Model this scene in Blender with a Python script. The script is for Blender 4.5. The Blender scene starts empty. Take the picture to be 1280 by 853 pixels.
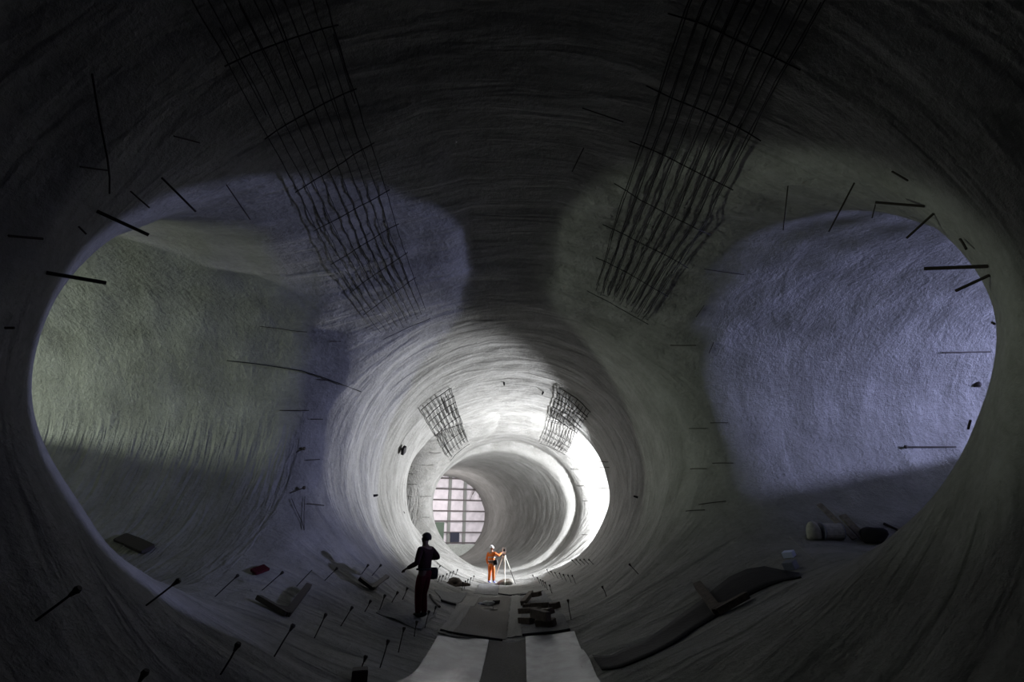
import bpy, bmesh, math, random
import numpy as np
from mathutils import Vector, Matrix, Quaternion
C = bpy.context.scene.collection
# ------------------------------------------------------------------ camera
F_PX = 640.0
PITCH = math.atan((672-426.5)/F_PX)
YAW = math.atan((640-632)/F_PX)*math.cos(PITCH)     # looks a touch to the right of the tunnel axis
CAM = Vector((-0.12, 0.0, 1.6))
cd = bpy.data.cameras.new('camera'); cam = bpy.data.objects.new('camera', cd); C.objects.link(cam)
cd.sensor_width = 36.0; cd.lens = 36.0*F_PX/1280.0; cd.clip_end = 300; cd.clip_start = 0.05
cam.location = CAM; cam.rotation_euler = (math.pi/2+PITCH, 0, -YAW)
bpy.context.scene.camera = cam
CM = cam.rotation_euler.to_matrix()
def ray(px, py):
    return (CM @ Vector(((px-640)/F_PX, -(py-426.5)/F_PX, -1))).normalized()
def project(p):
    q = CM.transposed() @ (Vector(p)-CAM)
    return 640+F_PX*q.x/-q.z, 426.5-F_PX*q.y/-q.z

# ------------------------------------------------------------------ tunnel as a distance field (negative in air)
A_MAIN, Z_MAIN, BU, BL = 5.0, 3.8, 4.5, 4.3
def union_round(a, b, r):
    return np.maximum(r, np.minimum(a, b)) - np.hypot(np.maximum(r-a, 0), np.maximum(r-b, 0))
def egg(u, w, a, bu, bl):
    b = np.where(w > 0, bu, bl)
    k = np.hypot(u/a, w/b)
    g = np.hypot(u/(a*a), w/(b*b))
    return np.where(k < 1e-4, -min(a, bl), k*(k-1)/np.maximum(g, 1e-6))
def wob(x, y, z):
    # slow undulations of the sprayed concrete
    n = 0.030*np.sin(0.9*x+1.3*y+0.4+1.1*np.sin(0.8*z)) + 0.022*np.sin(2.1*z-1.7*y+1.3*np.sin(.9*x))
    n += 0.018*np.sin(3.1*y+0.8*np.sin(1.9*z+x)) + 0.012*np.sin(4.3*x+1.2*np.sin(2.2*z)+1.9*y)
    n += 0.010*np.sin(6.2*y+1.5*np.sin(1.3*x)+.7*z)
    return n*(1-.65*np.clip((y-36.0)/3.0, 0, 1))
# adits: side, centre y, centre z, half width, half height up, half height down
AD = {'R1': (1, 10.3, 4.6, 4.3, 3.15, 3.3), 'L1': (-1, 10.35, 4.2, 4.12, 3.4, 3.5),
      'R2': (1, 32.0, 4.1, 4.4, 4.1, 3.4), 'L2': (-1, 32.0, 4.1, 4.4, 3.5, 3.0)}
T0 = np.array((0.0, 37.0)); T1 = np.array((-6.6, 55.0))
TL = float(np.linalg.norm(T1-T0)); TD = (T1-T0)/TL
def sdf(x, y, z):
    m = egg(x, z-Z_MAIN, A_MAIN, BU, BL)
    m = np.maximum(m, y-38.5)
    d = m
    for k, (s, yc, zc, a, bu, bl) in AD.items():
        t = egg(y-yc, z-zc, a, bu, bl)
        t = np.maximum(t, -s*x)
        t = np.maximum(t, s*x-24.0)
        d = union_round(d, t, 2.0 if k[1] == '1' else 1.6)
    s = (x-T0[0])*TD[0]+(y-T0[1])*TD[1]
    n = (x-T0[0])*TD[1]-(y-T0[1])*TD[0]
    t = egg(n, z-3.7, 4.6, 3.9, 4.2)
    t = np.maximum(t, -s-4)
    t = np.maximum(t, s-TL-1.0)
    d = union_round(d, t, 0.5)
    return d + wob(x, y, z)
def sd(p):
    return float(sdf(np.float64(p[0]), np.float64(p[1]), np.float64(p[2])))
def nrm(p):
    e = 0.04; x, y, z = p
    g = Vector((sd((x+e, y, z))-sd((x-e, y, z)), sd((x, y+e, z))-sd((x, y-e, z)), sd((x, y, z+e))-sd((x, y, z-e))))
    return -g.normalized()          # points into the air
def hit(px, py, tmax=90):
    d = ray(px, py); t = 0.5
    for i in range(600):
        v = sd(CAM+d*t)
        if v > -0.004: break
        t += max(-v*0.6, 0.004)
        if t > tmax: break
    return CAM+d*t
def floor_z(x, y):
    z = 3.0
    for i in range(200):
        v = sd((x, y, z))
        if v > -0.003: break
        z -= max(-v*.6, .003)
    return z
def snap(p, lift=0.0):
    p = Vector(p)
    for i in range(6):
        n = nrm(p); p = p + n*(sd(p))
    return p + nrm(p)*lift

def surface_nets():
    h = 0.17
    lo = np.array((-25.0, -6.0, -1.2)); hi = np.array((25.0, 60.0, 10.0))
    n = ((hi-lo)/h).astype(int)+1
    xs = (lo[0]+h*np.arange(n[0])).astype(np.float32)[:, None, None]
    ys = (lo[1]+h*np.arange(n[1])).astype(np.float32)[None, :, None]
    zs = (lo[2]+h*np.arange(n[2])).astype(np.float32)[None, None, :]
    V = np.empty(n, np.float32)
    for i in range(0, n[0], 20):
        V[i:i+20] = sdf(xs[i:i+20], ys, zs)
    S = V > 0
    cnt = np.zeros(n-1, np.int8)
    for a in (0, 1):
        for b in (0, 1):
            for c in (0, 1):
                cnt += S[a:n[0]-1+a, b:n[1]-1+b, c:n[2]-1+c]
    act = (cnt > 0) & (cnt < 8)
    idx = np.full(act.shape, -1, np.int64)
    cells = np.argwhere(act); idx[act] = np.arange(len(cells))
    acc = np.zeros((len(cells), 3)); num = np.zeros(len(cells))
    cor = [(a, b, c) for a in (0, 1) for b in (0, 1) for c in (0, 1)]
    for p in cor:
        for ax in range(3):
            if p[ax] == 0:
                q = list(p); q[ax] = 1
                va = V[tuple((cells+p).T)]; vb = V[tuple((cells+q).T)]
                m = (va > 0) != (vb > 0)
                t = np.where(m, va/np.where(m, va-vb, 1), 0)
                pos = np.array(p, float)[None, :].repeat(len(cells), 0); pos[:, ax] += t
                acc += pos*m[:, None]; num += m
    verts = lo + h*(cells+acc/num[:, None])
    faces = []
    for ax in range(3):
        b, c = [(1, 2), (2, 0), (0, 1)][ax]
        sl0 = [slice(1, -1)]*3; sl1 = [slice(1, -1)]*3
        sl0[ax] = slice(0, n[ax]-1); sl1[ax] = slice(1, n[ax])
        s0 = S[tuple(sl0)]; s1 = S[tuple(sl1)]
        e = np.argwhere(s0 != s1)
        off = np.array((1, 1, 1)); off[ax] = 0
        e = e+off
        fl = S[tuple(e.T)]
        def cell(db, dc):
            q = e.copy(); q[:, b] += db; q[:, c] += dc
            return idx[tuple(q.T)]
        quad = np.stack((cell(-1, -1), cell(0, -1), cell(0, 0), cell(-1, 0)), 1)
        quad[~fl] = quad[~fl][:, ::-1]
        faces.append(quad)
    faces = np.concatenate(faces)
    # Newton steps on to the surface, and normals from the field
    e = 0.03
    for it in range(3):
        x, y, z = verts.T
        v = sdf(x, y, z)
        g = np.stack((sdf(x+e, y, z)-sdf(x-e, y, z), sdf(x, y+e, z)-sdf(x, y-e, z), sdf(x, y, z+e)-sdf(x, y, z-e)), 1)/(2*e)
        gl = np.linalg.norm(g, axis=1)
        if it < 2: verts = verts - g*np.clip(v/np.maximum(gl, .3)**2, -.05, .05)[:, None]
    nor = -g/np.maximum(gl, 1e-6)[:, None]
    return verts, nor, faces
# ------------------------------------------------------------------ materials
def mat(name, col, rough=0.8, metal=0.0, bump=0.0, scale=20.0, var=0.0, spec=0.3):
    m = bpy.data.materials.new(name); m.use_nodes = True
    nt = m.node_tree; b = nt.nodes['Principled BSDF']
    b.inputs['Base Color'].default_value = (*col, 1); b.inputs['Roughness'].default_value = rough
    b.inputs['Metallic'].default_value = metal; b.inputs['Specular IOR Level'].default_value = spec
    if bump or var:
        tc = nt.nodes.new('ShaderNodeTexCoord'); n = nt.nodes.new('ShaderNodeTexNoise')
        n.inputs['Scale'].default_value = scale; n.inputs['Detail'].default_value = 5
        nt.links.new(tc.outputs['Object'], n.inputs['Vector'])
        if bump:
            bp = nt.nodes.new('ShaderNodeBump'); bp.inputs['Strength'].default_value = bump; bp.inputs['Distance'].default_value = 0.02
            nt.links.new(n.outputs['Fac'], bp.inputs['Height']); nt.links.new(bp.outputs['Normal'], b.inputs['Normal'])
        if var:
            mr = nt.nodes.new('ShaderNodeMapRange'); mr.inputs['From Min'].default_value = .3; mr.inputs['From Max'].default_value = .7
            mr.inputs['To Min'].default_value = 1-var; mr.inputs['To Max'].default_value = 1+var
            mx = nt.nodes.new('ShaderNodeVectorMath'); mx.operation = 'SCALE'; mx.inputs[0].default_value = col
            nt.links.new(n.outputs['Fac'], mr.inputs['Value']); nt.links.new(mr.outputs['Result'], mx.inputs['Scale'])
            nt.links.new(mx.outputs[0], b.inputs['Base Color'])
    return m

def shotcrete():
    m = bpy.data.materials.new('sprayed_concrete'); m.use_nodes = True
    nt = m.node_tree; L = nt.links.new; b = nt.nodes['Principled BSDF']
    b.inputs['Roughness'].default_value = 0.92; b.inputs['Specular IOR Level'].default_value = 0.15
    def math_(op, a, bb=None, c=None):
        n = nt.nodes.new('ShaderNodeMath'); n.operation = op
        for i, v in enumerate((a, bb, c)):
            if v is None: continue
            if isinstance(v, (int, float)): n.inputs[i].default_value = v
            else: L(v, n.inputs[i])
        return n.outputs[0]
    def comb(x, y, z):
        n = nt.nodes.new('ShaderNodeCombineXYZ')
        for i, v in enumerate((x, y, z)):
            if isinstance(v, (int, float)): n.inputs[i].default_value = v
            else: L(v, n.inputs[i])
        return n.outputs[0]
    def noise(v, s, d=4, r=.55, dist=0):
        n = nt.nodes.new('ShaderNodeTexNoise'); n.inputs['Scale'].default_value = s; n.inputs['Detail'].default_value = d
        n.inputs['Roughness'].default_value = r; n.inputs['Distortion'].default_value = dist; L(v, n.inputs['Vector']); return n.outputs['Fac']
    tc = nt.nodes.new('ShaderNodeTexCoord'); sp = nt.nodes.new('ShaderNodeSeparateXYZ'); L(tc.outputs['Object'], sp.inputs[0])
    X, Y, Z = sp.outputs
    zc = math_('SUBTRACT', Z, 3.8)
    ang = math_('ARCTAN2', X, zc)
    ax = math_('ABSOLUTE', X)
    # ribs left by the spraying arm: around the main bore, and around each adit
    vm = comb(math_('MULTIPLY', math_('SINE', ang), 1.7), math_('MULTIPLY', Y, 2.2), math_('MULTIPLY', math_('COSINE', ang), 1.7))
    far = math_('GREATER_THAN', Y, 21.0)
    yl = math_('SUBTRACT', Y, math_('ADD', 10.2, math_('MULTIPLY', far, 21.8)))
    ang2 = math_('ARCTAN2', yl, zc)
    va = comb(math_('MULTIPLY', X, 1.1), math_('MULTIPLY', math_('SINE', ang2), 2.0), math_('MULTIPLY', math_('COSINE', ang2), 2.0))
    mr = nt.nodes.new('ShaderNodeMapRange'); mr.interpolation_type = 'SMOOTHSTEP'
    mr.inputs['From Min'].default_value = 4.6; mr.inputs['From Max'].default_value = 7.0; L(ax, mr.inputs['Value'])
    w = math_('MULTIPLY', mr.outputs['Result'], math_('LESS_THAN', Y, 37.2))
    nm = noise(vm, 1.0, 3, .5, .5); na = noise(va, 1.0, 3, .5, .5)
    mix = nt.nodes.new('ShaderNodeMix'); L(w, mix.inputs['Factor']); L(nm, mix.inputs['A']); L(na, mix.inputs['B'])
    ribs = mix.outputs['Result']
    # drip ridges low on the left adit wall
    dv = comb(math_('MULTIPLY', X, 5.5), math_('MULTIPLY', Y, 1.0), math_('MULTIPLY', Z, .7))
    drip = noise(dv, 1.0, 2, .5, .6)
    low = nt.nodes.new('ShaderNodeMapRange'); low.interpolation_type = 'SMOOTHSTEP'
    low.inputs['From Min'].default_value = 5.2; low.inputs['From Max'].default_value = 3.8; L(Z, low.inputs['Value'])
    lw = math_('MULTIPLY', low.outputs['Result'], math_('LESS_THAN', X, -6.0))
    o = tc.outputs['Object']
    lump = noise(o, 1.1, 4, .6); grain = noise(o, 9.0, 5, .7); fine = noise(o, 38.0, 3, .7)
    h = math_('MULTIPLY', ribs, 0.20)
    h = math_('ADD', h, math_('MULTIPLY', lump, 0.14))
    h = math_('ADD', h, math_('MULTIPLY', math_('MULTIPLY', drip, lw), 0.28))
    gw = math_('ADD', 0.032, math_('MULTIPLY', w, 0.06))
    h = math_('ADD', h, math_('MULTIPLY', grain, gw))
    h = math_('ADD', h, math_('MULTIPLY', fine, math_('ADD', 0.014, math_('MULTIPLY', w, .016))))
    h = math_('MULTIPLY', h, math_('SUBTRACT', 1.0, math_('MULTIPLY', math_('GREATER_THAN', Y, 37.2), .6)))
    bp = nt.nodes.new('ShaderNodeBump'); bp.inputs['Strength'].default_value = 1.0; bp.inputs['Distance'].default_value = 1.0
    L(h, bp.inputs['Height']); L(bp.outputs['Normal'], b.inputs['Normal'])
    # colour: mottled grey, damp patches
    cv = math_('ADD', math_('MULTIPLY', ribs, .3), math_('ADD', math_('MULTIPLY', lump, .4), math_('MULTIPLY', grain, .3)))
    cr = nt.nodes.new('ShaderNodeValToRGB'); L(cv, cr.inputs[0])
    e = cr.color_ramp.elements
    e[0].position = .34; e[0].color = (.155, .151, .138, 1); e[1].position = .66; e[1].color = (.295, .291, .277, 1)
    L(cr.outputs[0], b.inputs['Base Color'])
    return m
M = {
 'shot': shotcrete(),
 'rebar': mat('rusty_rebar', (.035, .028, .024), .8, .3),
 'mesh': mat('mesh_steel', (.025, .023, .022), .8, .3),
 'pin': mat('pin_steel', (.03, .027, .025), .7, .4),
 'cap': mat('pin_cap', (.02, .016, .014), .7),
 'steel': mat('dark_steel', (.03, .024, .022), .7, .3, .3, 30),
 'timber': mat('wet_timber', (.075, .058, .045), .85, 0, .6, 12, .35),
 'plank': mat('scaffold_plank', (.16, .14, .115), .85, 0, .5, 12, .3),
 'matpale': mat('pale_plastic_sheet', (.155, .16, .18), .42, 0, 1.0, 3.2, .55, .6),
 'matgrey': mat('grey_felt_mat', (.20, .195, .18), .9, 0, .4, 25, .2),
 'matbrown': mat('brown_felt_mat', (.14, .13, .115), .95, 0, .4, 30, .2),
 'matdark': mat('dark_felt_mat', (.13, .13, .13), .9, 0, .5, 12, .25),
 'black': mat('black_rubber', (.006, .005, .007), .8, 0, .4, 12),
 'rag': mat('pale_rag', (.45, .46, .45), .9, 0, .5, 20, .2),
 'sack': mat('cement_sack', (.28, .27, .24), .9, 0, .6, 12, .2),
 'orange': mat('orange_workwear', (.80, .17, .025), .8, 0, .5, 25, .1),
 'maroon': mat('trousers_in_shade', (.045, .006, .010), .95, 0, .4, 25, 0, .1),  # orange trousers with the figure's shade put into the colour
 'shirt': mat('jacket_in_shade', (.014, .006, .007), .95, 0, .4, 25, 0, .1),  # jacket colour darkened to hold the figure's shade
 'skin': mat('skin', (.45, .26, .18), .6),
 'shadeskin': mat('shaded_skin', (.05, .028, .02), .7),  # darker copy of skin, shade painted into the colour
 'white': mat('white_plastic', (.8, .8, .8), .35),
 'bluecover': mat('blue_overshoe', (.22, .25, .62), .6),
 'hair': mat('dark_hair', (.01, .008, .007), .9),
 'tripod': mat('tripod_alloy', (.55, .55, .48), .5, .3),
 'lens': mat('black_lens', (.01, .01, .012), .2),
 'silver': mat('reflective_strip', (.42, .36, .30), .5),
 'sheet': mat('pink_white_sheeting', (.60, .55, .57), .7, 0, 1.0, 2.2, .1),
 'rail': mat('weathered_rail', (.10, .085, .085), .8),
 'post': mat('green_grey_post', (.20, .205, .19), .8),
 'greenpanel': mat('dark_green_panel', (.09, .12, .09), .8),
 'darkopen': mat('dark_hatch', (.012, .014, .03), .6),
 'concrete': mat('plain_concrete', (.33, .34, .31), .9, 0, .4, 6, .15),
 'box': mat('pale_blue_box', (.55, .6, .8), .4),
 'tape': mat('dull_grey_tub', (.16, .17, .22), .6),
}
# ------------------------------------------------------------------ helpers
def tag(o, label=None, cat=None, group=None, kind=None):
    if label: o['label'] = label
    if cat: o['category'] = cat
    if group: o['group'] = group
    if kind: o['kind'] = kind
    return o
def empty(name, loc, label=None, cat=None, group=None):
    o = bpy.data.objects.new(name, None); C.objects.link(o); o.location = loc; o.empty_display_size = .1
    bpy.context.view_layer.update()
    return tag(o, label, cat, group)
def child(o, parent):
    # coordinates given in world space become local to an unrotated empty
    o.parent = parent; o.matrix_parent_inverse = Matrix.Identity(4)
    o.location = o.location - parent.location
def smooth(me):
    me.polygons.foreach_set('use_smooth', [True]*len(me.polygons))
def link(name, bm, m, parent=None, sm=False, origin=None):
    bmesh.ops.recalc_face_normals(bm, faces=bm.faces)
    me = bpy.data.meshes.new(name)
    if origin is None and parent is None:
        origin = sum((v.co for v in bm.verts), Vector())/len(bm.verts)
        origin.z = min(v.co.z for v in bm.verts)
    if origin is None: origin = parent.location.copy() if parent.parent is None else parent.parent.location.copy()
    if origin is not None: bmesh.ops.translate(bm, verts=bm.verts, vec=-Vector(origin))
    bm.to_mesh(me); bm.free(); me.materials.append(M[m] if isinstance(m, str) else m)
    if sm: smooth(me)
    o = bpy.data.objects.new(name, me); C.objects.link(o)
    if parent is None: o.location = origin
    else: o.parent = parent
    return o
def tube(bm, pts, r, seg=7, r2=None):
    pts = [Vector(p) for p in pts]; n = len(pts); rings = []
    up = None
    for i, p in enumerate(pts):
        t = (pts[min(i+1, n-1)]-pts[max(i-1, 0)]).normalized()
        if up is None: up = t.orthogonal().normalized()
        up = (up-t*up.dot(t)).normalized(); sd_ = t.cross(up)
        rr = r if r2 is None else r+(r2-r)*i/(n-1)
        rings.append([bm.verts.new(p+(up*math.cos(a)+sd_*math.sin(a))*rr) for a in [2*math.pi*k/seg for k in range(seg)]])
    for a, b in zip(rings, rings[1:]):
        for k in range(seg): bm.faces.new((a[k], a[(k+1) % seg], b[(k+1) % seg], b[k]))
    bm.faces.new(rings[0][::-1]); bm.faces.new(rings[-1])
def box(bm, c, ax, ay, az, bev=0.0, jit=0.0, rnd=None):
    c, ax, ay, az = Vector(c), Vector(ax), Vector(ay), Vector(az)   # half-extent vectors
    b2 = bmesh.new(); bmesh.ops.create_cube(b2, size=2)
    if bev:
        bmesh.ops.bevel(b2, geom=list(b2.edges), offset=bev, segments=2, affect='EDGES')
    for v in b2.verts:
        v.co = c+ax*v.co.x+ay*v.co.y+az*v.co.z
        if jit: v.co += Vector((rnd.uniform(-1, 1), rnd.uniform(-1, 1), rnd.uniform(-1, 1)))*jit
    me = bpy.data.meshes.new('tmp'); b2.to_mesh(me); b2.free(); bm.from_mesh(me); bpy.data.meshes.remove(me)
def ball(bm, c, rx, ry, rz, u=12, v=8):
    r = bmesh.ops.create_uvsphere(bm, u_segments=u, v_segments=v, radius=1)
    for q in r['verts']: q.co = Vector((q.co.x*rx, q.co.y*ry, q.co.z*rz))+Vector(c)
def near_on_ray(B, n, px, py):
    """length along the line B+n*s that comes closest to the pixel's line of sight, and the point on that sight line"""
    d = ray(px, py); w = B-CAM; a = n.dot(n); b = n.dot(d); c = 1.0
    D = a*c-b*b; s = (b*d.dot(w)-c*n.dot(w))/max(D, 1e-5); t = (a*d.dot(w)-b*n.dot(w))/max(D, 1e-5)
    return s, CAM+d*t
def along(px, py, dist_y):
    d = ray(px, py); return CAM+d*((dist_y-CAM.y)/d.y)
rnd = random.Random(5)

# ------------------------------------------------------------------ the lining
V_, N_, F_ = surface_nets()
fc = V_[F_].mean(1); X, Y, Z = fc.T
ina = np.abs(X) > 5.0
yc = np.where(Y > 21, 32.0, 10.2)
angm = np.degrees(np.arctan2(np.where(ina, np.abs(Y-yc), np.abs(X)), Z-3.9))
part = np.where(angm < 48, 0, np.where(angm > 138, 1, np.where(X < 0, 2, 3)))
for k, nm_ in enumerate(('ceiling', 'floor', 'wall_left', 'wall_right')):
    f = F_[part == k]; used, inv = np.unique(f, return_inverse=True); f = inv.reshape(-1, 4)
    me = bpy.data.meshes.new(nm_); me.from_pydata(V_[used].tolist(), [], f.tolist())
    smooth(me); me.normals_split_custom_set_from_vertices(N_[used].tolist()); me.materials.append(M['shot'])
    o = bpy.data.objects.new(nm_, me); C.objects.link(o); tag(o, kind='structure')

# ------------------------------------------------------------------ mats on the invert
def drape(name, quad, m, label, cat, lift=.015, th=.012, nu=14, nv=14, ruck=.008, seed=1, group=None):
    """quad: four floor points; a sheet laid over the curved invert"""
    r = random.Random(seed); P = [hit(*q) for q in quad]; bm = bmesh.new(); g = []
    ph = [r.uniform(0, 6) for _ in range(4)]
    for i in range(nu+1):
        row = []
        for j in range(nv+1):
            u, v = i/nu, j/nv
            p = P[0]*(1-u)*(1-v)+P[1]*u*(1-v)+P[2]*u*v+P[3]*(1-u)*v
            z = floor_z(p.x, p.y)
            z += lift+ruck*(1+math.sin(u*9+ph[0]+math.sin(v*7+ph[1])))+ruck*math.sin(v*14+ph[2]+u*3)*.6
            row.append(Vector((p.x, p.y, z)))
        g.append(row)
    top = [[bm.verts.new(p) for p in row] for row in g]; bot = [[bm.verts.new(p-Vector((0, 0, th))) for p in row] for row in g]
    for i in range(nu):
        for j in range(nv):
            bm.faces.new((top[i][j], top[i+1][j], top[i+1][j+1], top[i][j+1]))
            bm.faces.new((bot[i][j+1], bot[i+1][j+1], bot[i+1][j], bot[i][j]))
    rim = [(i, 0) for i in range(nu)]+[(nu, j) for j in range(nv)]+[(i, nv) for i in range(nu, 0, -1)]+[(0, j) for j in range(nv, -1, -1)]
    e = [(bm.verts.new(g[i][j]), bm.verts.new(g[i][j]-Vector((0, 0, th)))) for i, j in rim]     # own verts: a crisp edge
    for a, b in zip(e, e[1:]): bm.faces.new((a[0], b[0], b[1], a[1]))
    return tag(link(name, bm, m, sm=True), label, cat, group)
drape('plastic_sheet', [(440, 905), (582, 905), (611, 802), (547, 797)], 'matpale', 'pale shiny plastic sheet at the front left of the tunnel floor', 'floor sheet', seed=1, ruck=.012)
drape('floor_mat', [(582, 905), (660, 905), (657, 803), (611, 803)], 'matbrown', 'brown felt runner between the two pale sheets at the front', 'mat', seed=2, lift=.01)
drape('plastic_sheet', [(660, 905), (785, 905), (718, 791), (657, 798)], 'matpale', 'pale shiny plastic sheet at the front right, ahead of the timber pile', 'floor sheet', seed=3, ruck=.012)
drape('floor_mat', [(563, 797), (632, 800), (638, 746), (601, 747)], 'matbrown', 'long brown felt mat under the white rags', 'mat', seed=4)
drape('floor_mat', [(634, 798), (652, 796), (650, 745), (640, 745)], 'matgrey', 'narrow light grey mat strip just left of the timber pile', 'mat', seed=5, nu=5)
drape('floor_mat', [(653, 795), (713, 789), (679, 740), (650, 742)], 'matdark', 'dark grey mat under the timber pile', 'mat', seed=6)
drape('floor_mat', [(592, 743), (623, 744), (623, 730), (600, 730)], 'matdark', 'dark mat under the boots of the person in orange', 'mat', seed=7, nu=8, nv=8)
drape('floor_mat', [(624, 744), (654, 742), (650, 728), (624, 729)], 'matgrey', 'grey mat under the tripod', 'mat', seed=8, nu=8, nv=8)
drape('floor_mat', [(547, 792), (563, 796), (600, 747), (583, 746)], 'matgrey', 'light grey mat strip left of the long brown felt mat', 'mat', seed=9, nu=6)
drape('floor_mat', [(470, 767), (527, 790), (546, 768), (508, 752)], 'matdark', 'dark mat with raised edges under the feet of the silhouetted person', 'mat', seed=10, ruck=.02, lift=.02)
drape('floor_mat', [(552, 752), (570, 757), (584, 741), (543, 738)], 'matdark', 'grey mat in the lit strip behind the silhouetted person', 'mat', seed=11, nu=8, nv=8)

def lying_bar(name, a, b, w, h, m, label, cat, lift=0.0, group=None, parent=None, bend=0):
    A, B = hit(*a), hit(*b); bm = bmesh.new(); n = nrm((A+B)/2)
    pts = []
    for i in range(9):
        p = A.lerp(B, i/8); p = snap(p, h/2+lift) if not parent else p
        pts.append(p)
    tube(bm, pts, h/2, 6)
    s = (B-A).cross(n).normalized()
    for v in bm.verts:
        c = min(pts, key=lambda q: (q-v.co).length); v.co += s*(v.co-c).dot(s)*(w/h-1)
    return tag(link(name, bm, m), label, cat, group)
lying_bar('rubber_strip', (550, 789), (628, 802), .06, .05, 'black', 'black rubber strip along the far edge of the front left plastic sheet', 'strip')
lying_bar('rubber_strip', (653, 796), (713, 789), .06, .06, 'black', 'black rubber strip in front of the timber pile', 'strip')
lying_bar('rubber_strip', (623, 743), (679, 740), .07, .05, 'black', 'thin black strip along the near edge of the tripod mat', 'strip')
lying_bar('rubber_strip', (551, 752), (569, 757), .10, .06, 'black', 'short black strip on the floor right of the silhouetted person', 'strip')
lying_bar('rubber_strip', (537, 745), (549, 760), .08, .06, 'steel', 'dark slanting strip just right of the knees of the silhouetted person', 'strip')

def block(px0, px1, w, h, m, name, label, cat, lift=0., tilt=0, group=None, bev=.08):
    A, B = hit(*px0), hit(*px1)
    up = nrm((A+B)/2); c = (A+B)/2+up*(h/2+lift); ax = (B-A)/2; ax = ax-up*ax.dot(up)*(1-tilt)
    s = ax.cross(up).normalized()*w/2; u = s.cross(ax).normalized()*h/2
    bm = bmesh.new(); box(bm, c, ax, s, u, bev, .002, rnd)
    return tag(link(name, bm, m), label, cat, group)
TG = 'timber offcuts piled on the right of the floor'
tim = [((655, 761), (666, 751), .13, .10, .10, 'slanting block at the far left of the pile'),
       ((668, 753), (677, 752), .14, .10, .12, 'small block at the very back of the pile'),
       ((654, 764), (665, 764), .14, .14, .0, 'short block at the left of the back row'),
       ((664, 766), (686, 765), .16, .10, .08, 'broad flat block in the middle of the back row'),
       ((684, 763), (699, 762), .15, .12, .02, 'block sticking out furthest to the right'),
       ((651, 774), (676, 774), .12, .10, .10, 'long block crossing the left of the middle row'),
       ((674, 778), (693, 777), .13, .10, .12, 'upper right block of the front row'),
       ((651, 780), (666, 781), .14, .11, .0, 'lowest left block of the front row'),
       ((672, 783), (694, 783), .14, .12, .0, 'thick dark block at the right of the front row'),
       ((667, 784), (688, 791), .10, .15, .16, 'nearest block, standing on its edge in front')]
for a, b, w, h, l, t in tim:
    block(a, b, w*1.35, h*1.35, 'timber', 'timber_block', 'dark wet timber, '+t, 'timber', l*1.35, group=TG)

# rags and rubble on the mats
def lump(name, px, rx, ry, rz, m, label, cat, seed=0, rough=.25, kind=None, lift=.6, group=None):
    p = hit(*px); bm = bmesh.new(); r = random.Random(seed)
    bmesh.ops.create_icosphere(bm, subdivisions=3, radius=1)
    a = [Vector((r.uniform(-1, 1), r.uniform(-1, 1), r.uniform(-1, 1))).normalized()*r.uniform(2, 5) for _ in range(7)]
    for v in bm.verts:
        k = 1+rough*sum(math.sin(v.co.dot(q)+i) for i, q in enumerate(a))/3
        v.co = Vector((v.co.x*rx*k, v.co.y*ry*k, max(v.co.z*rz*k, -rz*.55)))
        v.co += p+Vector((0, 0, rz*.5))
    return tag(link(name, bm, m, sm=True), label, cat, group)
lump('rag', (611, 757), .17, .14, .10, 'rag', 'crumpled white rag on the brown felt mat', 'rag', 3, .5)
lump('rag', (608, 763), .36, .2, .05, 'sack', 'flat grey rag in front of the crumpled white rag', 'rag', 4, .5)
lump('rag', (601, 757), .1, .1, .06, 'tape', 'small dark scrap left of the crumpled white rag', 'scrap', 5, .5)
block((617, 757), (623, 756), .1, .14, 'steel', 'scrap_block', 'small dark upright scrap block at the right of the rags', 'scrap')
lump('rubble', (569, 733), .36, .22, .13, 'timber', 'heap of dark rubble on the lit strip by the left pins', 'rubble', 6, .7)
lump('sandbag', (632, 731.5), .38, .25, .16, 'sack', 'yellowish bag slumped under the tripod', 'bag', 8, .3)

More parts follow.
